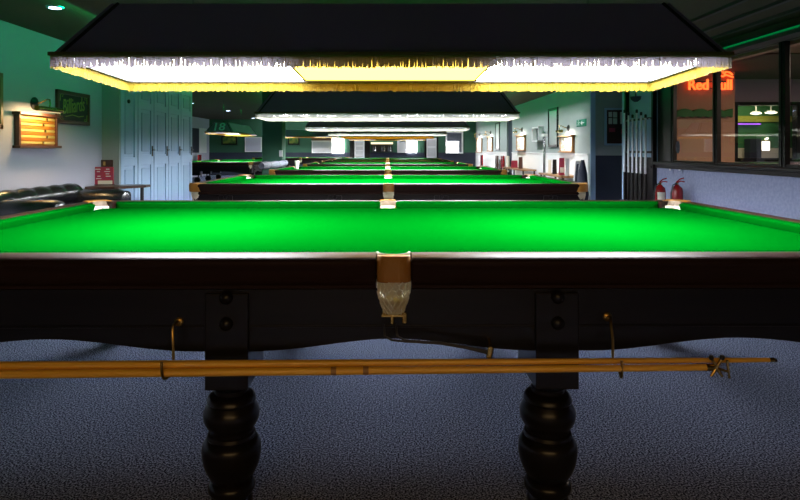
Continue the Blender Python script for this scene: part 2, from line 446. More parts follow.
def rail_mb(L0, L1, f, e0=0, e1=0):
    secs = []
    mb = MB()
    # ends sweep in slightly where the rail meets a pocket
    for u, k in ((L0, .012), (L0 + .01, .004), (L0 + .11, 0), (L1 - .11, 0), (L1 - .01, .004), (L1, .012)):
        c = lambda o, e, u=u: (e if u in (L0, L0 + .01, L1 - .01, L1) else 0) * max(0, 1 - (o - .045) / .045)
        secs.append([f(u + (c(o, e0) if u < (L0 + L1) / 2 else -c(o, e1)), o - (k if o > .12 else 0), z) for o, z in RAILP])
    return mb.loft(secs)


def pocket(root, cx, cy, ang, corner):
    """Leather horseshoe, bag, net and fitting; ang = outward direction."""
    R = Matrix.Rotation(ang - PI / 2, 4, 'Z'); T = Matrix.Translation((cx, cy, 0)) @ R      # local +y points outward
    w = .053
    mb = MB(); ro, ri = .056, .047
    if corner: ro, ri = .062, .050
    a0 = math.radians(-8 if not corner else -2); n = 18
    arc = [a0 + (PI - 2 * a0) * k / n for k in range(n + 1)]
    def shell(z0, z1, ra, rb, yoff=0.0, sq=1.0):
        secs = []
        for a in arc:
            c, s = math.cos(a), math.sin(a) * sq + yoff
            secs.append([T @ Vector((c * ra, s * ra, z0)), T @ Vector((c * rb, s * rb, z0)), T @ Vector((c * rb, s * rb, z1)), T @ Vector((c * ra, s * ra, z1))])
        return secs
    mb.loft(shell(ZR - .075, ZR + .001, ri, ro))
    lp = mb.build('pocket_liner', 'cream', root, smooth=True, bevel=.003)
    # outer plate on the rail face, slightly bowed
    mb = MB(); secs = []
    for k in range(13):
        u = -1 + k / 6
        if corner:
            x = u * .074; yi = math.sqrt(max(.0, .064 ** 2 - x * x)) if abs(x) < .06 else .018; yy = .150 - .036 * u * u
        else:
            x = u * .052; yi = .078; yy = .118 - .010 * u * u - .012 * abs(u) ** 6
        secs.append([T @ Vector((x, yi, ZR - .075)), T @ Vector((x, yy - .004, ZR - .078)), T @ Vector((x, yy, ZR - .02)), T @ Vector((x, yy - .007, ZR + .004)), T @ Vector((x, yi, ZR + .004))])
    mb.loft(secs).build('pocket_plate', 'leather', root, smooth=True, bevel=.003)
    # bag and net lie under the plate
    cyn = .066 if not corner else .075
    prof = [(.050, ZR - .075), (.0515, ZR - .095), (.049, ZR - .12), (.042, ZR - .145), (.034, ZR - .165), (.031, ZR - .178)]
    bag = MB(); secs = []
    n = 20
    for r, z in prof: secs.append([T @ Vector((math.cos(2 * PI * k / n) * r, cyn + math.sin(2 * PI * k / n) * r, z)) for k in range(n)])
    bag.loft(secs, cap=False); b = bag.build('pocket_bag', 'bag', root, smooth=True)
    mb = MB(); nh = 15
    for h in range(nh):
        for s in (-1, 1):
            pts = []
            for k in range(9):
                t = k / 8; i = min(int(t * 5), 4); q = t * 5 - i
                r = prof[i][0] * (1 - q) + prof[i + 1][0] * q + .0015; z = prof[i][1] * (1 - q) + prof[i + 1][1] * q
                a = 2 * PI * h / nh + s * t * 1.5
                pts.append(T @ Vector((math.cos(a) * r, cyn + math.sin(a) * r, z)))
            mb.tube(pts, .0019, 4, cap=False)
    mb.build('pocket_net', 'net', b, smooth=True)
    # net collar seen inside the pocket mouth
    mb = MB()
    for k in range(14):
        a = math.radians(10 + 160 * k / 13); r = ri - .004
        mb.box(T @ Vector((math.cos(a) * r, math.sin(a) * r, ZR - .048)), (.009, .009, .036))
    mb.build('net_cord', 'net', lp)
    mb = MB()
    mb.box(T @ Vector((0, cyn + .012, ZR - .182)), (.075, .03, .007), R.to_3x3()).lathe([(.008, 0), (.008, .03)], T @ Vector((-.033, cyn + .02, ZR - .205)), 10)
    mb.lathe([(.006, 0), (.006, .03)], T @ Vector((.005, cyn + .02, ZR - .207)), 10)
    mb.build('pocket_fitting', 'brass', root, smooth=True)


def leg_profile(D=2.0):
    z = lambda py: PZ(py, D)
    rr = lambda w: w / 2 * D / F
    p = [(387, 33), (391, 33), (392, 40), (395, 46), (399, 48), (401, 46), (405, 51), (410, 55), (414, 55), (419, 53), (424, 47), (427, 42), (430, 42), (431, 46), (434, 48),
         (436, 46), (437, 50), (441, 56), (446, 58), (453, 57.5), (460, 55), (467, 50), (473, 44), (476, 39), (478, 38), (479, 42), (483, 46), (487, 46), (490, 42), (493, 37), (496, 40), (500, 41), (502, 40)]
    out = [(rr(w), max(0.0, z(y))) for y, w in p]
    out[-1] = (out[-1][0], 0.0)
    return out[::-1]


def make_table():
    root = thing('snooker_table', 'big dark snooker table in front, its whole green bed and turned legs in view', 'snooker table', group='snooker tables')
    MB().box2((-BX - .008, -BY - .008, ZB - .012), (BX + .008, BY + .008, ZB)).build('bed_cloth', 'cloth', root)
    MB().box2((-BX, -BY, ZB - .075), (BX, BY, ZB - .012)).build('slate_bed', 'wood', root)
    fy = lambda s: (lambda u, o, z: (u, s * (BY + o), z))
    fx = lambda s: (lambda u, o, z: (s * (BX + o), u, z))
    for s in (-1, 1):
        for a, b in ((-BX + .062, -.048), (.048, BX - .062)):
            cushion_mb(a, b, fy(s)).build('cushion', 'cloth', root, smooth=True)
        cushion_mb(-BY + .062, BY - .062, fx(s)).build('cushion', 'cloth', root, smooth=True)
        for a, b, e0, e1 in ((-BX - .055, -.056, .092, 0), (.056, BX + .055, 0, .092)):
            rail_mb(a, b, fy(s), e0, e1).build('rail', 'rail', root, smooth=True)
        rail_mb(-BY - .055, BY + .055, fx(s), .092, .092).build('rail', 'rail', root, smooth=True)
    # aprons with shallow arches between the legs
    def low(u, cs, hw):
        d = min(abs(u - c) for c in cs); return d
    LX = (-1.62, -.53, .53, 1.62); LY = .86
    ye = OY - .04
    for s in (-1, 1):
        mb = MB(); n = 80; bot = []
        for k in range(n + 1):
            u = -OX + .06 + (2 * OX - .12) * k / n
            d = min(abs(u - c) for c in LX); t = min(1, max(0, (d - .09) / .45)); t = t * t * (3 - 2 * t)
            bot.append((u, PZ(351, 1.86) + .039 * t))
        top = [(OX - .06, ZR - .10), (-OX + .06, ZR - .10)]
        mb.prism(bot + top, lambda u, v, q, s=s: (u, s * (ye - .035 + .035 * q), v))
        ap = mb.build('apron', 'wood', root)
        MB().box2((-OX + .06, s * ye, PZ(326, 1.86) - .004), (OX - .06, s * (ye + .004), PZ(326, 1.86) + .004)).build('apron_bead', 'wood', ap, bevel=.002)
        mb = MB(); bot = []
        for k in range(31):
            u = -OY + .08 + (2 * OY - .16) * k / 30
            t = min(1, max(0, (.86 - .09 - abs(u)) / .45)); t = max(0, t); t = t * t * (3 - 2 * t)
            bot.append((u, PZ(351, 1.86) + .05 * t))
        mb.prism(bot + [(OY - .08, ZR - .10), (-OY + .08, ZR - .10)], lambda u, v, q, s=s: (s * (OX - .075 + .035 * q), u, v))
        mb.build('apron', 'wood', root)
        for x in LX:
            lg = MB().lathe(leg_profile(), (x - .010, s * LY, 0), 40).build('leg', 'wood', root, smooth=True)
            xb = x * .967 - .0045
            MB().box2((xb - .067, s * (LY - .09), PZ(386, 1.88)), (xb + .067, s * (ye + .014), ZR - .115)).build('leg_block', 'wood', lg, bevel=.004)
            for zz in (297, 323):
                MB().lathe([(.021, 0), (.02, .008), (.012, .016), (.0, .018)], (xb, s * (ye + .013), PZ(zz, 1.85)), 16, mtx=Matrix.Rotation(-s * PI / 2, 4, 'X')).build('bolt', 'wood', lg, smooth=True)
    for sx in (-1, 1):
        for sy in (-1, 1):
            pocket(root, sx * (BX + .022), sy * (BY + .022), math.atan2(sy, sx), True)
    for sy in (-1, 1): pocket(root, 0, sy * (BY + .045), sy * PI / 2, False)
    # ball return rods
    for s in (-1, 1):
        y = s * (OY + .02); mb = MB()
        for dx, dz in ((-.032, 0), (.006, .003)):
            a = Vector((dx * (1), y - s * .03, ZR - .205)); b = Vector((.285, y - s * .005, ZR - .287 + dz * 2))
            pts = [a]
            for p in ((dx + .004, -.225 - .02), (dx + .025, -.235 - .022), (dx + .06, -.247 - .014), (.14, -.268 + dz), (.22, -.282 + dz)):
                pts.append(Vector((p[0], y - s * .008, ZR + p[1] + .01)))
            pts.append(b); mb.tube(pts, .0035, 8)
        rr = mb.build('ball_return_rail', 'black', root, smooth=True)
        mb = MB().lathe([(.009, -.016), (.009, .016)], (.29, y - s * .005, ZR - .285), 12, mtx=Matrix.Rotation(.2, 4, 'Y'))
        mb.tube([(.29, y, ZR - .30), (.285, y, ZR - .315)], .005).tube([(.292, y, ZR - .27), (.298, s * ye, ZR - .262)], .005)
        mb.build('rail_stop', 'brass', rr, smooth=True)
    return root


TC = Vector((.012, 1.82 + OY, 0))
table = make_table(); table.location = TC; table.rotation_euler.z = math.radians(.45)
PITCH = 3.9
names = {1: 'second snooker table back, directly behind the big front table', 2: 'third snooker table back in the middle row, rolled grey sheet on its end',
         3: 'fourth snooker table back in the middle row, seen as a thin green band', 4: 'fifth snooker table back in the middle row of tables',
         5: 'last snooker table of the middle row, before the back wall'}
for k in range(1, 6): dup(table, TC + Vector((0, PITCH * k, 0)), names[k], 0)
dup(table, (-4.6, 15.75 + OX, 0), 'snooker table standing lengthwise under the shade numbered 18', PI / 2)
dup(table, (-3.45, 24.75, 0), 'distant snooker table behind the square pillar, by the back wall', 0)

# hooks on the front table only, and the two rods lying on them
yrod = 1.775 - TC.y


def hook(px0, py0, px1, pxm):
    d = 1.85; mb = MB()
    a = Vector((PX(px0, d) - TC.x, -(OY - .04), PZ(py0, d)))
    b = Vector((PX(px1, 1.775) - TC.x, 0, 0))
    pts = [a, a + Vector((0, -.03, .008)), a + Vector((-.006, -.042, -.005)), Vector((PX(pxm, 1.8) - TC.x, yrod + .030, a.z - .05)), Vector((PX(pxm, 1.8) - TC.x, yrod + .032, PZ(357, 1.8))), Vector((PX(pxm, 1.8) - TC.x, yrod + .030, PZ(364, 1.8))),
           Vector((b.x + .006, yrod + .028, PZ(373, 1.775))), Vector((b.x + .002, yrod + .010, PZ(378, 1.775))), Vector((b.x - .004, yrod - .012, PZ(377, 1.775))), Vector((b.x - .006, yrod - .022, PZ(368, 1.775))), Vector((b.x - .006, yrod - .020, PZ(359, 1.775)))]
    # smooth the bend points
    for _ in range(2):
        q = [pts[0]]
        for u, v in zip(pts, pts[1:]): q += [u * .75 + v * .25, u * .25 + v * .75]
        pts = q + [pts[-1]]
    mb.tube(pts, .0042, 8)
    mb.lathe([(.014, 0), (.014, .004), (.009, .008)], a, 14, mtx=Matrix.Rotation(PI / 2, 4, 'X'))
    return mb.build('rest_hook', 'brass_dark', table, smooth=True)


hook(176, 322, 164, 170.5); hook(606.5, 318, 619, 611.5)


def yz(px, dy, py): return Vector((PX(px, 1.775), 1.775 + dy, PZ(py, 1.775)))


# long cue (thin tip at the far end)
cue = thing('snooker_cue', 'long tapering snooker cue with dark tip, upper rod on the brass hooks', 'cue', (0, 0, 0))
a, b = yz(-60, .012, 367.6), yz(771, .008, 360.8)
MB().tube([a, a.lerp(b, .3), a.lerp(b, .9), b], [.0125, .0118, .0078, .0062], 14).build('shaft', 'cue', cue, smooth=True)
dv = (b - a).normalized()
MB().tube([b, b + dv * .014], .0064, 12).build('ferrule', 'brass', cue, smooth=True)
MB().tube([b + dv * .014, b + dv * .020], .0060, 12).build('tip', 'black', cue, smooth=True)
rest = thing('cross_rest', 'long wooden rest with brass cross head, lower rod on the brass hooks', 'rest', (0, 0, 0))
a, b = yz(-60, -.006, 374.2), yz(704, -.010, 366.0)
dv = (b - a).normalized()
MB().tube([a, a.lerp(b, .5), b], [.0125, .0115, .0095], 14).build('shaft', 'cue', rest, smooth=True)
for px in (334, 366): 
    c = a.lerp(b, (px + 60) / 764); MB().tube([c - dv * .008, c + dv * .008], .0122, 14).build('joint_band', 'light_oak', rest, smooth=True)
MB().tube([b, b + dv * .02, b + dv * .028], [.0105, .0095, .006], 14).build('ferrule', 'brass', rest, smooth=True)
h = b + dv * .03
mb = MB()
for ang in (PI * .30, PI * .70, -PI * .28, -PI * .72):
    e = h + Vector((math.cos(ang) * .026, -.004, math.sin(ang) * .034))
    mb.tube([h, (h + e) / 2 + Vector((0, -.002, 0)), e], [.006, .0045, .004], 10)
mb.tube([h + Vector((-.006, 0, 0)), h + Vector((.034, -.006, -.012)), h + Vector((.036, -.006, -.03))], .004, 8)
mb.tube([h + Vector((.034, -.006, -.012)), h + Vector((.030, -.006, .022))], .004, 8)
cr = mb.build('cross_head', 'brass', rest, smooth=True)
mb = MB()
for ang in (PI * .30, PI * .70):
    e = h + Vector((math.cos(ang) * .027, -.004, math.sin(ang) * .036)); mb.lathe([(.005, -.006), (.0075, 0), (.005, .008)], e, 10)
mb.build('rubber_tip', 'black', cr, smooth=True)


# ------------------------------------------------------------------ hanging canopy lights
LX, LY_, TX, TY, LHt = 2.83, .76, 2.50, .40, .265


def make_light():
    root = thing('canopy_light', 'large navy fringed canopy light hanging over the front table', 'canopy light', group='fringed canopy lights')
    b = [(-LX / 2, -LY_ / 2), (LX / 2, -LY_ / 2), (LX / 2, LY_ / 2), (-LX / 2, LY_ / 2)]
    t = [(-TX / 2, -TY / 2), (TX / 2, -TY / 2), (TX / 2, TY / 2), (-TX / 2, TY / 2)]
    k = .985
    mb = MB()
    mb.loft([[(x * k, y * k, .0) for x, y in b], [(x, y, 0) for x, y in b], [(x, y, LHt) for x, y in t]], cap=False)
    mb.quad(*[(x, y, LHt) for x, y in t]); mb.loft([[(x * k, y * k, 0) for x, y in b], [(x * k, y * k, LHt - .01) for x, y in t]], cap=False)
    sh = mb.build('shade', 'shade', root)
    # piping bands on the faces, inset from the hip edges
    def onface(i, u, v):
        a, c = Vector((*b[i], 0)), Vector((*b[(i + 1) % 4], 0)); d, e = Vector((*t[i], LHt)), Vector((*t[(i + 1) % 4], LHt))
        return a.lerp(c, u).lerp(d.lerp(e, u), v)
    for i in range(4):
        L = LX if i % 2 == 0 else LY_
        for u in (.035 / L, 1 - .035 / L):
            p, q = onface(i, u, .0), onface(i, u, 1)
            MB().tube([p, q], .009, 6).build('edge_trim', 'piping', sh)
    mb = MB(); z0, z1 = -.012, .012
    for i in range(4):
        p, q = Vector((*b[i], 0)), Vector((*b[(i + 1) % 4], 0)); d = (q - p).normalized(); nrm = Vector((d.y, -d.x, 0))
        mb.box((p + q) / 2 + nrm * .004 + Vector((0, 0, .004)), ((q - p).length + .016 if i % 2 == 0 else .012, .012 if i % 2 == 0 else (q - p).length + .016, .015))
    mb.build('braid', 'braid', root)
    # fringe: thousands of short strands
    mb = MB(); rnd = random.Random(3)
    for row in range(1):
        for i in range(4):
            p, q = Vector((*b[i], 0)), Vector((*b[(i + 1) % 4], 0)); L = (q - p).length; d = (q - p) / L; nrm = Vector((d.y, -d.x, 0))
            s = 0
            while s < L:
                c = p + d * s - nrm * (.003 * row)
                ln = .053 + rnd.uniform(-.005, .004); w = .0034; sw = d * rnd.uniform(-.0016, .0016)
                v = [mb.bm.verts.new(c + o_) for o_ in (d * -w, d * w, nrm * .0035)]
                v2 = [mb.bm.verts.new(c + sw + o_ + Vector((0, 0, -ln))) for o_ in (d * -w * .8, d * w * .8, nrm * .003)]
                for a_ in (1, 2): mb.bm.faces.new((v[a_], v[(a_ + 1) % 3], v2[(a_ + 1) % 3], v2[a_]))
                s += .0050 + rnd.uniform(-.0006, .0010)
    fr = mb.build('fringe', 'fringe', root); fr['kind'] = 'stuff'
    # diffuser panels
    yi = LY_ / 2 - .012; xi = LX / 2 - .012; xa = .46
    for x0, x1, m in ((-xi, -xa - .004, 'lampw'), (-xa + .004, xa - .004, 'lampy'), (xa + .004, xi, 'lampw')):
        MB().box2((x0, -yi, .004), (x1, yi, .010)).build('diffuser_panel', m, root)
    mb = MB()
    for x in (-xa, xa): mb.box2((x - .005, -yi, -.001), (x + .005, yi, .012))
    for y in (-yi, yi): mb.box2((-xi, y - .006, -.006), (xi, y + .006, .012))
    for x in (-xi, xi): mb.box2((x - .006, -yi, -.006), (x + .006, yi, .012))
    mb.build('diffuser_frame', 'rim', root)
    for x in (-.95, .95):
        mb = MB().tube([(x, 0, LHt - .005), (x, 0, H - 1.55)], .005, 6)
        mb.lathe([(.04, 0), (.03, .02), (.006, .05)], (x, 0, LHt), 16).build('hanging_rod', 'chrome', root, smooth=True)
    return root


lamp = make_light()
ZL = 1.565
lamp.location = (.015, TC.y, ZL - .003); lamp.rotation_euler = (-math.radians(1.8), 0, 0)
ln = {1: 'second canopy light back, hanging behind the big front one', 2: 'third canopy light back in the middle row', 3: 'fourth canopy light back in the middle row',
      4: 'fifth canopy light back, showing an amber underside strip', 5: 'last canopy light of the middle row, before the back wall'}
meshes = {}


def recolour(root, name, which, m):
    """Give the named children of a lamp their own material (other fringe, other diffuser tubes)."""
    i = -1
    for c in root.children:
        if c.name.split('.')[0] == name:
            i += 1
            if which is not None and i not in which: continue
            key = (name, i, m)
            if key not in meshes:
                meshes[key] = c.data.copy(); meshes[key].materials.clear(); meshes[key].materials.append(M[m])
            c.data = meshes[key]


for k in range(1, 6):
    r = dup(lamp, (.0, TC.y + .02 + PITCH * k, ZL + .008), ln[k], 0)
    if k < 4: recolour(r, 'fringe', None, 'fringec'); recolour(r, 'diffuser_panel', None, 'lampw')
    if k == 4: recolour(r, 'diffuser_panel', None, 'lampa'); recolour(r, 'fringe', None, 'fringea')
l18 = dup(lamp, (-4.62, 17.85, 1.665), 'canopy light numbered 18 hanging lengthwise beyond the folding doors', PI / 2)
l18.scale = (1.05, 1, 1)
sh18 = text_mesh('table_number', '18', .36, 'blue18', l18, depth=.003, bold=.006)
sh18.rotation_euler = (math.radians(-34) , 0, -PI / 2)
sh18.location = (-LX / 2 + .075, .02, LHt * .5); 
dup(lamp, (-3.45, 24.75, 1.72), 'distant canopy light seen beyond the square pillar', 0)

# rolled dust sheet on the third table, cup beside it
ys = TC.y + 2 * PITCH
o = thing('rolled_dust_sheet', 'grey rolled-up dust sheet lying along the end of the third table', 'dust sheet', (TC.x - OX - .02, ys, ZR + .010))
mb = MB(); pts = []; rs = []
for k in range(15):
    t = k / 14; pts.append((.03 * math.sin(3 * t) - .03 + .03 * t, -1.28 + 2.1 * t, .062 + .004 * math.sin(9 * t))); rs.append(.058 + .006 * math.sin(17 * t) - (.012 if k in (0, 14) else 0))
mb.tube(pts, rs, 16).build('roll', 'grey', o, smooth=True)
for k in (3, 7, 11): MB().tube([Vector(pts[k]) - Vector((0, .012, 0)), Vector(pts[k]) + Vector((0, .012, 0))], rs[k] + .004, 16).build('tie_band', 'black', o)
o = thing('paper_cup', 'small white cup standing on the third table beside the rolled sheet', 'cup', (PX(297, ys + .70), ys + .70, ZB + .001))
MB().lathe([(.030, 0), (.043, .15), (.044, .155), (.040, .155), (.028, .004)], n=20).build('cup_body', 'offw', o, smooth=True)


# ------------------------------------------------------------------ left wall furniture
# scoreboard with sliding score strips
def score_board(name, X, y0, y1, z0, z1, face, label, slats=9, group='scoreboards on the walls', dark=True):
    """Wall scoreboard on wall x=X; face=+1 looks to +x."""
    w = y1 - y0; h = z1 - z0
    r = thing(name, label, 'scoreboard', (X, (y0 + y1) / 2, z0), 0, group)
    f = face
    fm = 'mahog' if dark else 'light_oak'
    MB().box2((0, -w / 2, 0), (f * .03, w / 2, h)).build('back_board', 'slat_a' if dark else 'white', r)
    mb = MB().box2((0, -w / 2 - .01, 0), (f * .06, -w / 2 + .025, h)).box2((0, w / 2 - .025, 0), (f * .06, w / 2 + .01, h))
    mb.box2((0, -w / 2 - .04, -.025), (f * .09, w / 2 + .04, .005)).box2((0, -w / 2 - .05, h - .005), (f * .1, w / 2 + .05, h + .025))
    mb.build('board_frame', fm, r, bevel=.004)
    for k in range(slats):
        z = .02 + (h - .04) * (k + .5) / slats
        MB().box2((f * .03, -w / 2 + .03, z - (h / slats) * .36), (f * .042, w / 2 - .03, z + (h / slats) * .36)).build('score_strip', ('slat_a' if k % 2 else 'slat_b') if dark else ('offw' if k % 2 else 'white'), r, bevel=.003)
    for k in range(0, slats, 2):
        z = .02 + (h - .04) * (k + .5) / slats
        MB().box2((f * .042, w * (.1 + .05 * (k % 3)), z - .014), (f * .052, w * (.1 + .05 * (k % 3)) + .03, z + .014)).build('score_pointer', 'brass', r)
    return r


def picture_lamp(X, y, z, face, label, L=.5, energy=6, col=(1, .66, .3), size=.12, tube=True):
    """Brass gooseneck lamp with a long tube shade over a board."""
    f = face
    r = thing('picture_lamp', label, 'picture lamp', (X, y, z), 0, 'picture lamps over the scoreboards')
    MB().lathe([(.075, 0), (.075, .015), (.05, .03), (.018, .045)], (0, 0, 0), 24, mtx=Matrix.Rotation(f * PI / 2, 4, 'Y')).build('back_plate', 'black', r, smooth=True)
    pts = [(f * .04, 0, 0), (f * .10, 0, .02), (f * .17, -.02, .05), (f * .22, -.06, .04), (f * .24, -.09, -.01), (f * .24, -.1, -.06)]
    MB().tube(pts, .008, 8).build('arm', 'brass', r, smooth=True)
    MB().tube([(f * .24, -.1 - L / 2, -.075), (f * .24, -.1 + L / 2, -.075)], .03, 14).build('tube_shade', 'brass', r, smooth=True)
    MB().tube([(f * .235, -.08 - L / 2, -.100), (f * .235, -.12 + L / 2, -.100)], .008, 8).build('lamp_tube', 'bulblow', r, smooth=True)
    ld = bpy.data.lights.new('picture_lamp_light', 'AREA'); ld.shape = 'RECTANGLE'; ld.size = L; ld.size_y = .05; ld.energy = energy; ld.color = col
    lo = bpy.data.objects.new('picture_lamp_light', ld); COL.objects.link(lo)
    lo.location = (X + f * .22, y - .1, z - .118)
    d = Vector((-f * .55, 0, -1)); lo.rotation_euler = d.to_track_quat('-Z', 'Y').to_euler()
    return r


ya, yb = WY(14.5, XL), WY(53, XL)
score_board('mounted_scoreboard', XL, ya, yb, PZ(146, 7), PZ(115.5, 7), 1, 'lit wooden scoreboard with amber score strips on the white wall over the sofa', 9)
picture_lamp(XL, WY(34, XL), PZ(103.5, 7), 1, 'brass tube lamp lighting the amber scoreboard over the sofa', .50, 4.5)
# framed billiards board
ya, yb = WY(55, XL), WY(88, XL); z0, z1 = PZ(124.5, 7.85), PZ(92, 7.85)
r = thing('framed_sign', 'wood framed black sign with green Billiards script on the white wall', 'framed sign', (XL, (ya + yb) / 2, (z0 + z1) / 2))
w, h = (yb - ya) / 2, (z1 - z0) / 2
MB().box2((.0, -w + .03, -h + .03), (.02, w - .03, h - .03)).build('sign_board', 'blackart', r)
mb = MB()
for s in (-1, 1):
    mb.box2((0, s * w, -h), (.035, s * (w - .05), h)); mb.box2((0, -w, s * h), (.035, w, s * (h - .05)))
mb.build('frame', 'mahog', r, bevel=.008)
t = text_mesh('sign_lettering', 'Billiards', .17, 'greenink', r, depth=.003, bold=.0)
for v in t.data.vertices: v.co.x += v.co.z * .3
t.rotation_euler = (0, math.radians(-8), PI / 2); t.location = (.024, 0, .03); t.scale = (1.0, 1, 1.45)
tw = max(v.co.x for v in t.data.vertices) - min(v.co.x for v in t.data.vertices); t.scale = (1.36 * w / tw, 1, 1.6)
mb = MB()
mb.tube([(.023, -w * .5, -h * .55), (.023, -w * .1, -h * .42), (.023, w * .3, -h * .5), (.023, w * .6, -h * .42)], .006, 6)
for s in (-1, 1):
    for q in (-1, 1):
        mb.tube([(.023, s * w * .82, q * h * .35), (.023, s * w * .80, q * h * .72), (.023, s * w * .62, q * h * .80), (.023, s * w * .7, q * h * .6)], .005, 6)
mb.build('sign_flourish', 'greenink', r)
# framed picture cut by the photo's edge
r = thing('framed_picture', 'narrow wooden picture frame edge on the wall ahead of the scoreboard', 'picture', (XL, 5.95, 1.70))
MB().box2((0, -.42, -.26), (.015, .42, .26)).build('picture_print', 'art', r)
mb = MB()
for s in (-1, 1): mb.box2((0, s * .46, -.3), (.03, s * .41, .3)).box2((0, -.46, s * .3), (.03, .46, s * .25))
mb.build('frame', 'light_oak', r, bevel=.006)

# chesterfield sofa
sy0, sy1 = 5.9, 7.66
so = thing('leather_sofa', 'black buttoned leather sofa against the white wall', 'sofa', (XL + .03, (sy0 + sy1) / 2, 0))
hl = (sy1 - sy0) / 2
MB().box2((.05, -hl + .1, .08), (.78, hl - .1, .30)).build('seat_base', 'sofa', so, bevel=.03)
for s in (-1, 1):
    y0 = min(s * .01, s * (hl - .24)); y1 = max(s * .01, s * (hl - .24))
    MB().box2((.2, y0, .29), (.80, y1, .44)).build('seat_cushion', 'sofa', so, smooth=True, bevel=.045, seg=4)
    mb = MB(); secs = []
    for x in (.06, .10, .76, .82, .835):
        k = 1 if .08 < x < .8 else (.88 if x != .835 else .6); secs.append([(x, s * (hl - .13) + math.cos(a) * .125 * k, .555 + math.sin(a) * .115 * k) for a in [2 * PI * i / 20 for i in range(20)]])
    arm = mb.loft(secs).build('armrest', 'sofa', so, smooth=True)
    MB().box2((.06, s * (hl - .21), .08), (.80, s * (hl - .05), .54)).build('arm_panel', 'sofa', arm, bevel=.02)
mb = MB(); n, q = 60, 20; secs = []
bl = hl - .05
for i in range(n + 1):
    y = -bl + 2 * bl * i / n; row = []
    ed = min(1, min(i, n - i) / 3); ed = math.sqrt(1 - (1 - ed) ** 2) * .12 + .88
    for j in range(q):
        a = -PI * .55 + j / (q - 1) * PI * 1.25
        tuft = .014 * abs(math.cos((y) * PI / .30)) if -PI * .5 < a < PI * .45 else 0
        r0 = .115 + tuft * (1 if math.cos(a) > -.2 else 0)
        row.append((.14 + math.cos(a) * r0, y * (1 if ed > .95 else 1), (.635 + math.sin(a) * r0) * ed + (1 - ed) * .4))
    row += [(.03, y, .60), (.03, y, .40), (.2, y, .38)]
    secs.append(row)
mb.loft(secs).build('backrest', 'sofa', so, smooth=True)
for i in range(5):
    y = -bl + .26 + i * .30
    MB().lathe([(.013, 0), (.010, .006), (0, .009)], (.255, y, .60), 10, mtx=Matrix.Rotation(PI / 2, 4, 'Y')).build('button', 'sofa', so, smooth=True)
for sx in (.12, .7):
    for s in (-1, 1): MB().lathe([(.02, 0), (.035, .08)], (sx, s * (hl - .16), 0), 12).build('foot', 'oak', so)

# ledge table and padded stool under it
lt = thing('ledge_table', 'dark wooden ledge table in the corner beyond the sofa', 'table', (XL + .02, 8.40, 0))
zt = PZ(185.5, 8.4)
MB().prism([(.0, -.25), (.40, -.25), (.70, .08), (.70, .26), (0, .26)], lambda u, v, s: (u, v, zt - .035 * s)).build('table_top', 'oak', lt, bevel=.006)
MB().tube([(.61, .17, 0.02), (.61, .17, zt - .03)], .025, 14).build('pedestal', 'black', lt, smooth=True)
MB().lathe([(.1, 0), (.1, .02), (.04, .03)], (.61, .17, 0), 20).build('foot_plate', 'black', lt, smooth=True)
st = thing('padded_stool', 'low black padded seat tucked under the dark corner ledge', 'stool', (XL + .36, 7.97 + .33, 0))
st.location = (XL + .30, 8.36, 0)
MB().box2((-.22, -.15, .38), (.22, .15, .60)).build('seat_pad', 'sofa', st, smooth=True, bevel=.06, seg=4)
for a in (-.18, .1):
    for b_ in (-.11, .11): MB().lathe([(.016, 0), (.02, .39)], (a, b_, 0), 10).build('leg', 'black', st)
lh = thing('leaflet_holder', 'red printed menu card standing on the dark corner ledge', 'menu card', (PX(104, 8.5), 8.5, zt + .001), .12)
w, h = 9.2 * 8.5 / F, 18 * 8.5 / F
MB().box2((-w, -.012, 0), (w, .012, h)).build('card', 'red', lh)
rnd = random.Random(5)
for r_ in range(5):
    for c_ in range(2):
        if rnd.random() < .85: MB().box((-w * .55 + c_ * w * .95 + rnd.uniform(-.01, .01), -.0135, h * (.36 + .13 * r_)), (rnd.uniform(.04, .08), .002, .012)).build('card_text', 'paperw', lh)
MB().box2((-w * .6, -.014, .012), (w * .9, -.012, h * .25)).build('card_picture', 'offw', lh)
MB().box2((-w - .005, -.03, 0), (w + .005, .03, .01)).build('card_base', 'black', lh)
sw = thing('framed_notice', 'small dark framed box on the wall above the red menu card', 'notice', (PX(107.5, YP), YP, PZ(163.5, YP)))
MB().box2((-.085, -.025, -.055), (.085, 0, .055)).build('box_body', 'oak', sw, bevel=.005)
MB().box2((-.05, -.03, -.03), (-.015, -.025, .03)).build('gilt_face', 'brass', sw)

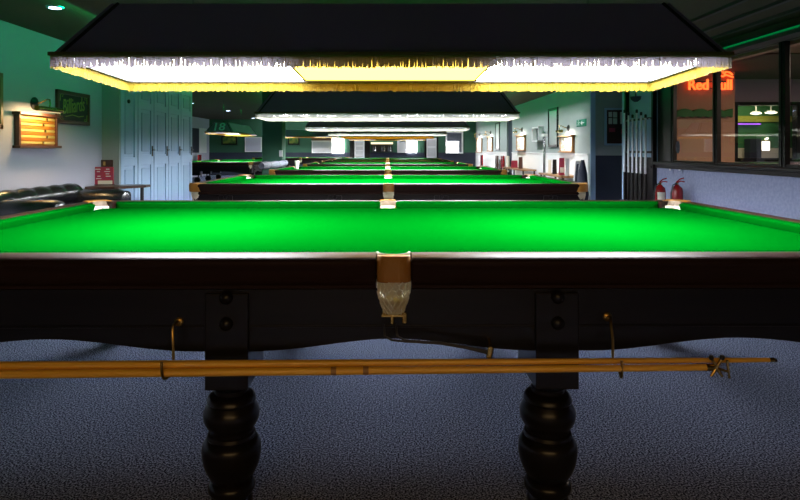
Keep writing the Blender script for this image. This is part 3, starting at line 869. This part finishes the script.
# ------------------------------------------------------------------ right side
for px, Y, lab in ((660, 8.95, 'red fire extinguisher with cream label, beside the cue rack'), (677, 8.62, 'red fire extinguisher under the window corner, next to its labelled twin')):
    r = thing('fire_extinguisher', lab, 'fire extinguisher', (min(PX(px, Y), XR - .14), Y, 0), 0, 'fire extinguishers')
    zt_ = PZ(186, Y)
    MB().lathe([(.075, 0), (.08, .02), (.08, zt_ - .07), (.07, zt_ - .025), (.04, zt_), (.025, zt_ + .02)], n=24).build('cylinder_body', 'exred', r, smooth=True)
    MB().lathe([(.018, zt_ + .01), (.022, zt_ + .03), (.022, zt_ + .05)], n=12).build('valve', 'brass', r, smooth=True)
    MB().tube([(-.01, 0, zt_ + .045), (.05, -.01, zt_ + .07), (.10, -.02, zt_ + .06)], .009, 8).tube([(-.01, 0, zt_ + .055), (.04, -.01, zt_ + .10), (.09, -.02, zt_ + .115)], .009, 8).build('handle', 'exred', r, smooth=True)
    MB().tube([(-.02, -.02, zt_ + .04), (-.075, -.04, zt_ + .02), (-.10, -.03, zt_ - .10), (-.093, -.02, zt_ - .3)], .011, 8).build('hose', 'black', r, smooth=True)
    if px == 660:
        mb = MB(); secs = []
        for k in range(9):
            a = math.radians(-140 + 10 * k); secs.append([(math.cos(a) * .081, math.sin(a) * .081, zt_ - .2), (math.cos(a) * .081, math.sin(a) * .081, zt_ - .09)])
        mb.loft(secs, closed=False, cap=False).build('paper_label', 'offw', r, smooth=True)

# light switches below the sill
for px in (671, 680.5):
    y = WY(px, XR)
    r = thing('light_switch', 'pale square light switch under the window sill, %s' % ('beside the black window post' if px == 671 else 'second one along from the window post'), 'light switch', (XR, y, PZ(168.5, y)), 0, 'light switches')
    MB().box2((-.012, -.085, -.075), (0, .085, .075)).build('plate', 'paper', r, bevel=.004)
    MB().box2((-.02, -.02, -.03), (-.01, .02, .03)).build('rocker', 'white', r)
o = MB().lathe([(.05, 0), (.05, .01)], (0, 0, 0), 20, mtx=Matrix.Rotation(PI / 2, 4, 'Y')).build('oval_plaque', 'grey')
o.location = (XR + .03, WY(675.5, XR), PZ(147, WY(675.5, XR))); o.scale = (1, 1.2, 1.9); tag(o, 'small grey oval plaque on the corner of the window glass', 'plaque')

# cue rack
yr0, yr1 = YW1 + .03, YK - .30
rk = thing('cue_rack', 'tall black cue rack on the wall beside the window', 'cue rack', (XR, 0, 0))
mb = MB()
for y in (yr0, yr1): mb.box2((-.07, y - .03, .05), (0, y + .03, 2.45))
mb.box2((-.03, yr0, .05), (-.0, yr1, 1.05)).build('rack_frame', 'blackwood', rk, bevel=.005)
for z in (PZ(120, 10.3), PZ(152, 10.3), PZ(166, 10.3)):
    MB().box2((-.09, yr0, z - .018), (-.03, yr1, z + .018)).build('rack_rail', 'chrome' if z > 1.5 else 'black', rk, bevel=.003)
MB().box2((-.15, yr0 - .03, .05), (0, yr1 + .03, .28)).build('rack_base', 'bluepl', rk, bevel=.005)
MB().lathe([(.09, 0), (.08, .05), (.03, .09)], (-.1, (yr0 + yr1) / 2, PZ(97, 10.3)), 18, mtx=Matrix.Rotation(PI, 4, 'X')).tube([(-.1, (yr0 + yr1) / 2, PZ(97, 10.3)), (-.1, (yr0 + yr1) / 2, 2.35), (0, (yr0 + yr1) / 2, 2.35)], .012).build('rack_lamp', 'navy', rk, smooth=True)
for i, px in enumerate((628.5, 633.5, 638.5, 643.5, 648.5, 653)):
    y = yr1 - .12 - (yr1 - yr0 - .24) * i / 5
    r = thing('standing_cue', 'cue standing in the black rack, %s from the window end' % ('sixth fifth fourth third second first'.split()[i]), 'cue', (XR - .12, y, .281), 0, 'cues in the rack')
    zt_ = PZ(113 + (i % 3) * 2.5, y) - .281
    MB().lathe([(.022, 0), (.022, .02), (.020, .5)], n=12).build('butt', 'blackwood', r, smooth=True)
    MB().lathe([(.020, .5), (.017, .9), (.014, zt_)], n=12).build('shaft', 'steel', r, smooth=True)
    MB().lathe([(.020, zt_), (.020, zt_ + .05), (.012, zt_ + .06)], n=12).build('cue_cap', 'black', r, smooth=True)

# notice board in the recess
yn = 12.0 - .016
x0, x1, z0, z1 = PX(605.5, yn), PX(636, yn), PZ(144.5, yn), PZ(109, yn)
nb = thing('notice_board', 'white framed maroon notice board with pale papers in the recess', 'notice board', ((x0 + x1) / 2, 12.0, (z0 + z1) / 2))
w, h = (x1 - x0) / 2, (z1 - z0) / 2
MB().box2((-w, -.02, -h), (w, 0, h)).build('board', 'maroon', nb)
mb = MB()
for s in (-1, 1): mb.box2((s * (w + .02), -.04, -h - .02), (s * (w - .02), 0, h + .02)).box2((-w, -.04, s * (h + .02)), (w, 0, s * (h - .02)))
mb.build('frame', 'door', nb, bevel=.004)
for px0, px1, py0, py1 in ((608.5, 612, 112, 117), (613, 617, 112, 117.5), (608.5, 612, 118, 124), (613, 617, 118.3, 124), (620, 626, 112, 124), (621, 626, 129, 134), (609, 615, 128, 132), (628, 633, 112, 120)):
    o = MB().box2((PX(px0, yn) - nb.location.x, -.024, PZ(py1, yn) - nb.location.z), (PX(px1, yn) - nb.location.x, -.02, PZ(py0, yn) - nb.location.z)).build('notice_paper', 'paperw' if py0 < 126 else 'red', nb)

# far right wall
def on_wall(px0, px1, py0, py1, X=XS):
    ya, yb = WY(px1, X), WY(px0, X); ym = (ya + yb) / 2
    return ya, yb, PZ(py1, ym), PZ(py0, ym)


boards = [((562, 574.5, 136.5, 151.5), 'white lit scoreboard nearest the green exit sign'), ((518, 526, 136, 150), 'white lit scoreboard beside the dark doorway'),
          ((488.5, 493, 137.5, 151), 'white lit scoreboard past the doorway, beside the narrow mirror'), ((477.5, 482.5, 139, 152), 'white lit scoreboard by the back corner of the long wall')]
boards[0] = (boards[0][0], 'white lit scoreboard next to the green exit sign')
for q, lab in boards:
    ya, yb, z0, z1 = on_wall(*q)
    score_board('mounted_scoreboard', XS, ya, yb, z0, z1, -1, lab, 6, dark=False)
    r = picture_lamp(XS, (ya + yb) / 2 - .05, z1 + .19, -1, 'small lamp above the ' + lab.replace('white lit ', '').replace('the tall mirror and ', ''), .4, 4.5, (1, .92, .8))
# exit sign
ya, yb, z0, z1 = on_wall(577, 586.5, 119.5, 126.5)
r = thing('exit_sign', 'green and white running-man exit sign on the grey wall', 'exit sign', (XS, (ya + yb) / 2, (z0 + z1) / 2))
w, h = (yb - ya) / 2, (z1 - z0) / 2
MB().box2((-.012, -w, -h), (0, w, h)).build('sign_plate', 'exitg', r)
mb = MB(); X_ = -.015
P = lambda u, v: (X_, -u * w, v * h)            # u to the viewer's right = towards the camera
mb.lathe([(.018, -.002), (.018, .002)], P(-.5, .62), 12, mtx=Matrix.Rotation(PI / 2, 4, 'Y'))
mb.tube([P(-.5, .4), P(-.56, -.1)], .012, 6).tube([P(-.56, -.1), P(-.38, -.35), P(-.45, -.75)], .008, 6).tube([P(-.56, -.1), P(-.7, -.45), P(-.86, -.5)], .008, 6).tube([P(-.5, .35), P(-.32, .1), P(-.22, .25)], .007, 6).tube([P(-.5, .35), P(-.72, .2)], .007, 6)
mb.box(P(.42, 0), (.003, w * .5, h * .3)); mb.prism([(-.1, 0), (.14, .5), (.14, -.5)], lambda u, v, s: (X_ - .002 + .004 * s, -u * w * 1.4 - w * .05, v * h * 1.3))
mb.build('sign_symbol', 'white', r)
# tall mirror, white cabinet, pole
for q, lab in (((549, 558.5, 108, 147), 'tall dark framed mirror on the grey wall beside the exit sign scoreboard'), ((496, 500, 122.5, 150), 'narrow tall dark framed mirror past the dark doorway')):
    ya, yb, z0, z1 = on_wall(*q); w = (yb - ya) / 2
    r = thing('framed_mirror', lab, 'mirror', (XS, (ya + yb) / 2, z0), 0, 'tall framed mirrors'); h = z1 - z0
    MB().box2((-.015, -w, 0), (0, w, h)).build('mirror_glass', 'mirror', r)
    mb = MB()
    for s in (-1, 1): mb.box2((-.03, s * w, 0), (0, s * (w - .06), h))
    mb.box2((-.03, -w, 0), (0, w, .06)).box2((-.03, -w, h - .06), (0, w, h)).build('frame', 'blackwood', r)
ya, yb, z0, z1 = on_wall(537, 543.5, 127, 141.5)
r = thing('mounted_cabinet', 'white shallow open cabinet on the grey wall beside the tall mirror', 'cabinet', (XS, (ya + yb) / 2, z0)); w, h = (yb - ya) / 2, z1 - z0
MB().box2((-.02, -w, 0), (0, w, h)).build('back_panel', 'grey', r)
MB().box2((-.14, -w, 0), (0, -w + .03, h)).box2((-.14, w - .03, 0), (0, w, h)).box2((-.14, -w, 0), (0, w, .03)).box2((-.14, -w, h - .03), (0, w, h)).build('cabinet_frame', 'white', r)
yq = WY(544.5, XS - .2)
r = thing('cue_stand', 'grey upright pole stand in front of the white dado', 'stand', (XS - .2, yq, 0))
MB().tube([(0, -.05, 0.02), (0, -.05, 1.62)], .022, 10).tube([(0, .09, .02), (0, .05, 1.5)], .016, 10).build('pole', 'chrome', r, smooth=True)
MB().box2((-.05, -.1, 1.5), (.05, .12, 1.56)).build('clip', 'white', r)
MB().lathe([(.11, 0), (.11, .02), (.03, .03)], n=20).build('base', 'black', r, smooth=True)

# ledge shelf with cards and boards
ya, yb = WY(570.5, 3.8), WY(546.5, 3.8)
zs = PZ(173, 14)
r = thing('drinks_ledge', 'honey wood ledge with black legs along the white dado', 'ledge', (3.83, (ya + yb) / 2, 0)); hw = (yb - ya) / 2
MB().box2((-.22, -hw, zs - .04), (.22, hw, zs)).build('ledge_top', 'light_oak', r, bevel=.005)
for s in (-1, 1):
    for x in (-.17, .17): MB().box2((x - .02, s * (hw - .05) - .02, 0), (x + .02, s * (hw - .05) + .02, zs - .04)).build('leg', 'black', r)


def card(px0, px1, py0, m, lab, name='menu_card', dz=zs, Y=None, X=3.75, cat='menu card', group='cards on the drinks ledge', pale=None):
    Y = Y or WY((px0 + px1) / 2, X)
    w = (px1 - px0) * Y / F / 2; h = PZ(py0, Y) - dz
    r = thing(name, lab, cat, (PX((px0 + px1) / 2, Y), Y, dz + .001), 0, group)
    MB().prism([(-w, 0), (w, 0), (w * .92, h), (-w * .92, h)], lambda u, v, s: (u, -.03 + .06 * s * (1 - v / (h * 1.1)) + v * .02, v)).build('card_face', m, r)
    if pale: MB().box2((-w * .7, -.032, h * .15), (w * .7, -.028, h * .45)).build('card_print', pale, r)
    return r


card(548, 551, 160, 'offw', 'pale tilted card at the thin end of the drinks ledge')
card(552.5, 556.5, 159.5, 'blackwood', 'black card stand between pale cards on the drinks ledge', pale=None)
card(558.8, 564.2, 158, 'red', 'tall red menu card with pale print on the drinks ledge', pale='offw')
card(565.3, 569, 158.5, 'paperw', 'white menu card beside the tall red one on the drinks ledge')
# boards leaning near the end of the ledge
r = thing('leaning_board', 'white board leaning by the end of the drinks ledge', 'board', (PX(574.5, 12.2), 12.2, 0))
w = 2.6 * 12.2 / F; h = PZ(161, 12.2)
MB().prism([(-w * 1.5, 0), (w * .9, 0), (w, h), (-w * .6, h)], lambda u, v, s: (u + .06 * v, -.02 + .04 * s, v)).build('board_panel', 'white', r)
MB().prism([(-w * .9, .35), (w * .35, .35), (w * .5, h - .06), (-w * .3, h - .06)], lambda u, v, s: (u + .06 * v, -.026 + .008 * s, v)).build('board_print', 'grey', r)
r = thing('parasol_cover', 'dark tapering covered parasol standing by the ledge end', 'covered parasol', (PX(582.5, 11.85), 11.85, 0))
MB().lathe([(.10, .02), (.115, .3), (.09, .7), (.05, PZ(162, 11.85) - .04), (.03, PZ(160, 11.85))], n=16).build('cover', 'navy', r, smooth=True)
MB().lathe([(.14, 0), (.14, .03), (.03, .05)], n=20).build('base', 'black', r, smooth=True)

# things on the second ledge further back
ya, yb = WY(528, 3.8), WY(508, 3.8)
zs2 = PZ(167.5, 18)
r = thing('drinks_ledge', 'honey wood ledge by the dark doorway with red boxes on it', 'ledge', (3.83, (ya + yb) / 2, 0)); hw = (yb - ya) / 2
MB().box2((-.2, -hw, zs2 - .04), (.2, hw, zs2)).build('ledge_top', 'light_oak', r)
for s in (-1, 1):
    for x in (-.15, .15): MB().box2((x - .02, s * (hw - .05) - .02, 0), (x + .02, s * (hw - .05) + .02, zs2 - .04)).build('leg', 'black', r)
card(511, 517.5, 160.5, 'red', 'red box shaped menu card on the ledge by the dark doorway', dz=zs2, group='cards by the doorway')
card(518.5, 522.5, 157, 'mahog', 'brown menu card beside the red one by the dark doorway', dz=zs2, group='cards by the doorway')


def chair(px, Y, m, lab, face=-PI / 2):
    r = thing('side_chair', lab, 'chair', (PX(px, Y), Y, 0), face, 'chairs along the long wall')
    MB().box2((-.21, -.21, .42), (.21, .21, .48)).build('seat', m, r, bevel=.02)
    MB().box2((-.21, .17, .52), (.21, .22, .96)).build('backrest', m, r, bevel=.02)
    for x in (-.18, .18):
        for y in (-.18, .18): MB().box2((x - .018, y - .018, 0), (x + .018, y + .018, .43 if y < 0 else .53)).build('leg', 'black', r)
    return r


chair(491.5, 21.6, 'oak', 'dark brown chair past the dark doorway under the narrow mirror')
chair(497, 20.8, 'exred', 'red chair past the dark doorway, beside the dark brown one')
chair(502, 20.2, 'offw', 'cream chair standing next to the dark doorway')
chair(477, 24.5, 'exred', 'red chair in the back corner of the long wall')

# ------------------------------------------------------------------ back wall
YQ = YF - .015


def rect(px0, px1, py0, py1, d=.03, y=YQ): return (PX(px0, y), y - d, PZ(py1, y)), (PX(px1, y), y, PZ(py0, y))


def panel(name, lab, cat, q, m, fm=None, d=.04, group=None, fw=.05):
    a, b = rect(*q, d); c = ((a[0] + b[0]) / 2, YQ, a[2]); w, h = (b[0] - a[0]) / 2, b[2] - a[2]
    r = thing(name, lab, cat, c, 0, group)
    MB().box2((-w, -d, 0), (w, 0, h)).build('panel_face', m, r)
    if fm:
        mb = MB()
        for s in (-1, 1): mb.box2((s * (w + fw), -d - .02, -fw), (s * w, 0, h + fw))
        mb.box2((-w, -d - .02, h), (w, 0, h + fw)).box2((-w, -d - .02, -fw), (w, 0, 0)).build('frame', fm, r)
    return r


panel('framed_picture', 'yellow-green framed print on the dark green back wall beside the pillar', 'picture', (289.5, 298.5, 138, 143.5), 'art', 'blackwood', fw=.06)
p = panel('roller_blind_board', 'pale grey board with dark sloping hood on the back wall', 'board', (313, 331, 141, 152), 'paperw', 'white', fw=.05)
MB().box2((-.45, -.3, .52), (.45, 0, .70)).build('hood', 'oak', p); MB().box2((-.45, -.32, .48), (.45, 0, .52)).build('hood_edge', 'offw', p)
for q, lab in (((332.8, 344, 138.5, 153), 'blazing white light box on the back wall beside the pale hooded board'), ((406.5, 416.5, 141, 152.5), 'blazing white light box on the back wall beside the tall white poster'), ((446.3, 458, 141.8, 152.3), 'blazing white light box in front of the wide white panel')):
    panel('light_box', lab, 'light box', q, 'glow', 'white', d=.10, group='light boxes on the back wall', fw=.03).location.y -= .08
d = struct(MB().box2(*rect(354.5, 364.5, 140, 166, .05)).build('door_7', 'white'))
mb = MB()
for k in range(4): mb.box2(*[tuple(v) for v in rect(356, 363, 142 + 4.6 * k, 145.3 + 4.6 * k, .065)])
mb.build('raised_panel', 'paperw', d)
MB().box2(*rect(350, 354.3, 138, 166, .08)).box2(*rect(364.7, 370, 138, 166, .08)).box2(*rect(350, 370, 137, 140, .08)).build('door_frame', 'blackwood', d)
r = thing('trophy_shelf', 'black wall shelf of bottles under a cream lit strip on the back wall', 'shelf', (PX(382, YQ), YQ, PZ(151.5, YQ)))
MB().box2((-.48, -.03, 0), (.48, 0, .36)).build('back_panel', 'black', r)
MB().box2((-.5, -.22, -.03), (.5, 0, .0)).build('shelf_board', 'black', r)
MB().box2((-.5, -.24, .34), (.5, 0, .42)).build('lit_strip', emis('cream_glow', (1, .85, .5), .9), r)
for i, x in enumerate((-.4, -.3, .0, .1, .3, .4)):
    o = MB().lathe([(.035, 0), (.035, .15), (.012, .20), (.012, .26)], n=10).build('bottle', 'chrome' if i % 2 else 'grey', smooth=True)
    o.location = (PX(382, YQ) + x, YQ - .12, PZ(151.5, YQ) + .001); tag(o, 'small pale bottle on the black shelf under the cream strip', 'bottle', 'bottles on the back wall shelf')
p = panel('wall_poster', 'tall white poster with a dark squiggle on the back wall', 'poster', (398, 406, 139.5, 152), 'paperw', 'white', fw=.03)
MB().box((-.02, -.05, .48), (.2, .01, .03), Matrix.Rotation(-.3, 3, 'Y')).box((.08, -.05, .5), (.12, .01, .03), Matrix.Rotation(.3, 3, 'Y')).build('poster_mark', 'black', p)
d = struct(MB().box2(*rect(426.5, 436.5, 138, 166, .05)).build('door_8', 'white'))
MB().box2(*rect(427.5, 435.5, 140, 146, .065)).box2(*rect(427.5, 435.5, 148, 156, .065)).build('raised_panel', 'paperw', d)
MB().box2(*rect(424.5, 426.4, 137, 166, .07)).box2(*rect(436.6, 438.2, 137, 166, .07)).build('door_frame', 'blackwood', d)
panel('white_panel', 'wide white framed panel on the back wall behind a light box', 'panel', (447, 461.5, 133, 152), 'grey', 'white', fw=.07)

# left far wall bits
o = MB().box2((XFL, WY(198.5, XFL), PZ(153, 25)), (XFL + .03, WY(206, XFL), PZ(127, 25))).build('mounted_board', 'white')
tag(o, 'tall pale board on the side wall beyond the folding doors', 'board')
o = MB().box2((XFL, 23.0, PZ(153, 23.5)), (XFL + .05, WY(198, XFL), PZ(127, 24))).build('mounted_screen', 'navy')
tag(o, 'tall dark panel on the side wall just past the folding doors', 'panel')
chair(204, 25.4, 'exred', 'red chair by the side wall beyond the table under shade 18', PI / 2)
p = panel('framed_picture', 'dark framed print on the back wall under the shade numbered 18', 'picture', (223, 236, 137, 143.5), 'art', 'blackwood', fw=.06)
p = panel('white_panel', 'pale framed panel on the back wall beside the square pillar', 'panel', (246, 261, 138, 151), 'wall', 'white', fw=.04)

# ------------------------------------------------------------------ recessed downlights
for i, (px, py, Y, lab) in enumerate(((55, 7, None, 'round bluish downlight in the dark ceiling above the white wall'), (191, 103, None, 'bluish downlight in the ceiling at the edge of the folding doors'),
                                     (228, 110.5, None, 'bluish downlight in the ceiling above the shade numbered 18'), (253, 118, None, 'bluish downlight in the ceiling beside the second canopy light'))):
    Y = (H - CZ) * F / (VY - py)
    r = thing('ceiling_downlight', lab, 'downlight', (PX(px, Y), Y, H), 0, 'recessed ceiling downlights')
    k = 1.0 if i == 0 else 1.25
    MB().lathe([(.055 * k, -.004), (.055 * k, -.012), (.03, -.014)], n=20).build('lamp_lens', 'spot', r, smooth=True)
    MB().lathe([(.058 * k, -.0), (.085 * k, -.0), (.08 * k, -.012), (.058 * k, -.012)], n=24, cap=False).build('bezel', 'chrome', r, smooth=True)

# ------------------------------------------------------------------ unseen lights: lamps out of frame and added fills
def area(name, loc, sx, sy, e, col, d=(0, 0, -1)):
    l = bpy.data.lights.new(name, 'AREA'); l.shape = 'RECTANGLE'; l.size = sx; l.size_y = sy; l.energy = e; l.color = col
    o = bpy.data.objects.new(name, l); COL.objects.link(o); o.location = loc
    o.rotation_euler = Vector(d).to_track_quat('-Z', 'Y').to_euler(); return o


area('canopy_lamp_behind', (0, -1.3, 1.6), 2.6, .7, 28, (1, .62, .26))
area('bar_room_lamp', (6.4, 6.5, 2.4), 1.2, 1.2, 110, (1, .78, .62))
area('hatch_lamp', (6.7, YB + .45, 2.15), .8, .3, 3.5, (1, .85, .5))
# unseen green area lights, added to tint the upper walls
def green_fill(x, y0, y1, e, f, col):
    l = area('added_green_fill', (x, (y0 + y1) / 2, 2.5), y1 - y0, .06, e, col, (f, 0, -.12))
    l.matrix_world = Matrix.Translation((x, (y0 + y1) / 2, 2.5)) @ Matrix((( 0, -f * .12, -f), (1, 0, 0), (0, -1, .12))).normalized().to_4x4()
    return l


green_fill(-3.0, 1.5, 8.6, 6.5, -1, (0, 1, .32))
green_fill(-3.0, 12.2, 26, 11, -1, (0, 1, .15))
green_fill(3.0, 12.2, 26, 9, 1, (0, 1, .25))

w = bpy.data.worlds.new('room_dark'); sc.world = w; w.use_nodes = True
w.node_tree.nodes['Background'].inputs[0].default_value = (.01, .012, .015, 1)

cam = bpy.data.cameras.new('camera'); co = bpy.data.objects.new('camera', cam); COL.objects.link(co)
co.location = (0, 0, CZ); co.rotation_euler = (PI / 2, 0, 0)
cam.sensor_width = 36; cam.lens = F / 800 * 36
cam.shift_x = (400 - VX) / 800; cam.shift_y = -(250 - VY) / 800
cam.clip_start = .02
sc.camera = co
vs = sc.view_settings
vs.view_transform = 'Standard'; vs.look = 'None'; vs.exposure = 1.0; vs.gamma = 1; vs.use_curve_mapping = False
area('added_wall_fill', (3.25, 19.6, H - .04), 14.8, .10, 48, (.95, .97, 1), (.55, 0, -1)).data.spread = math.radians(80)  # unseen light added to brighten the white dado
area('added_back_wall_fill', (-1.5, 26.3, H - .04), 9, .10, 30, (.95, .97, 1), (0, .6, -1))  # another unseen fill, added because the back wall came out dim
cy = sc.cycles
cy.max_bounces = 10; cy.diffuse_bounces = 6; cy.glossy_bounces = 4; cy.transparent_max_bounces = 8
cy.use_denoising = True; cy.sample_clamp_indirect = 6
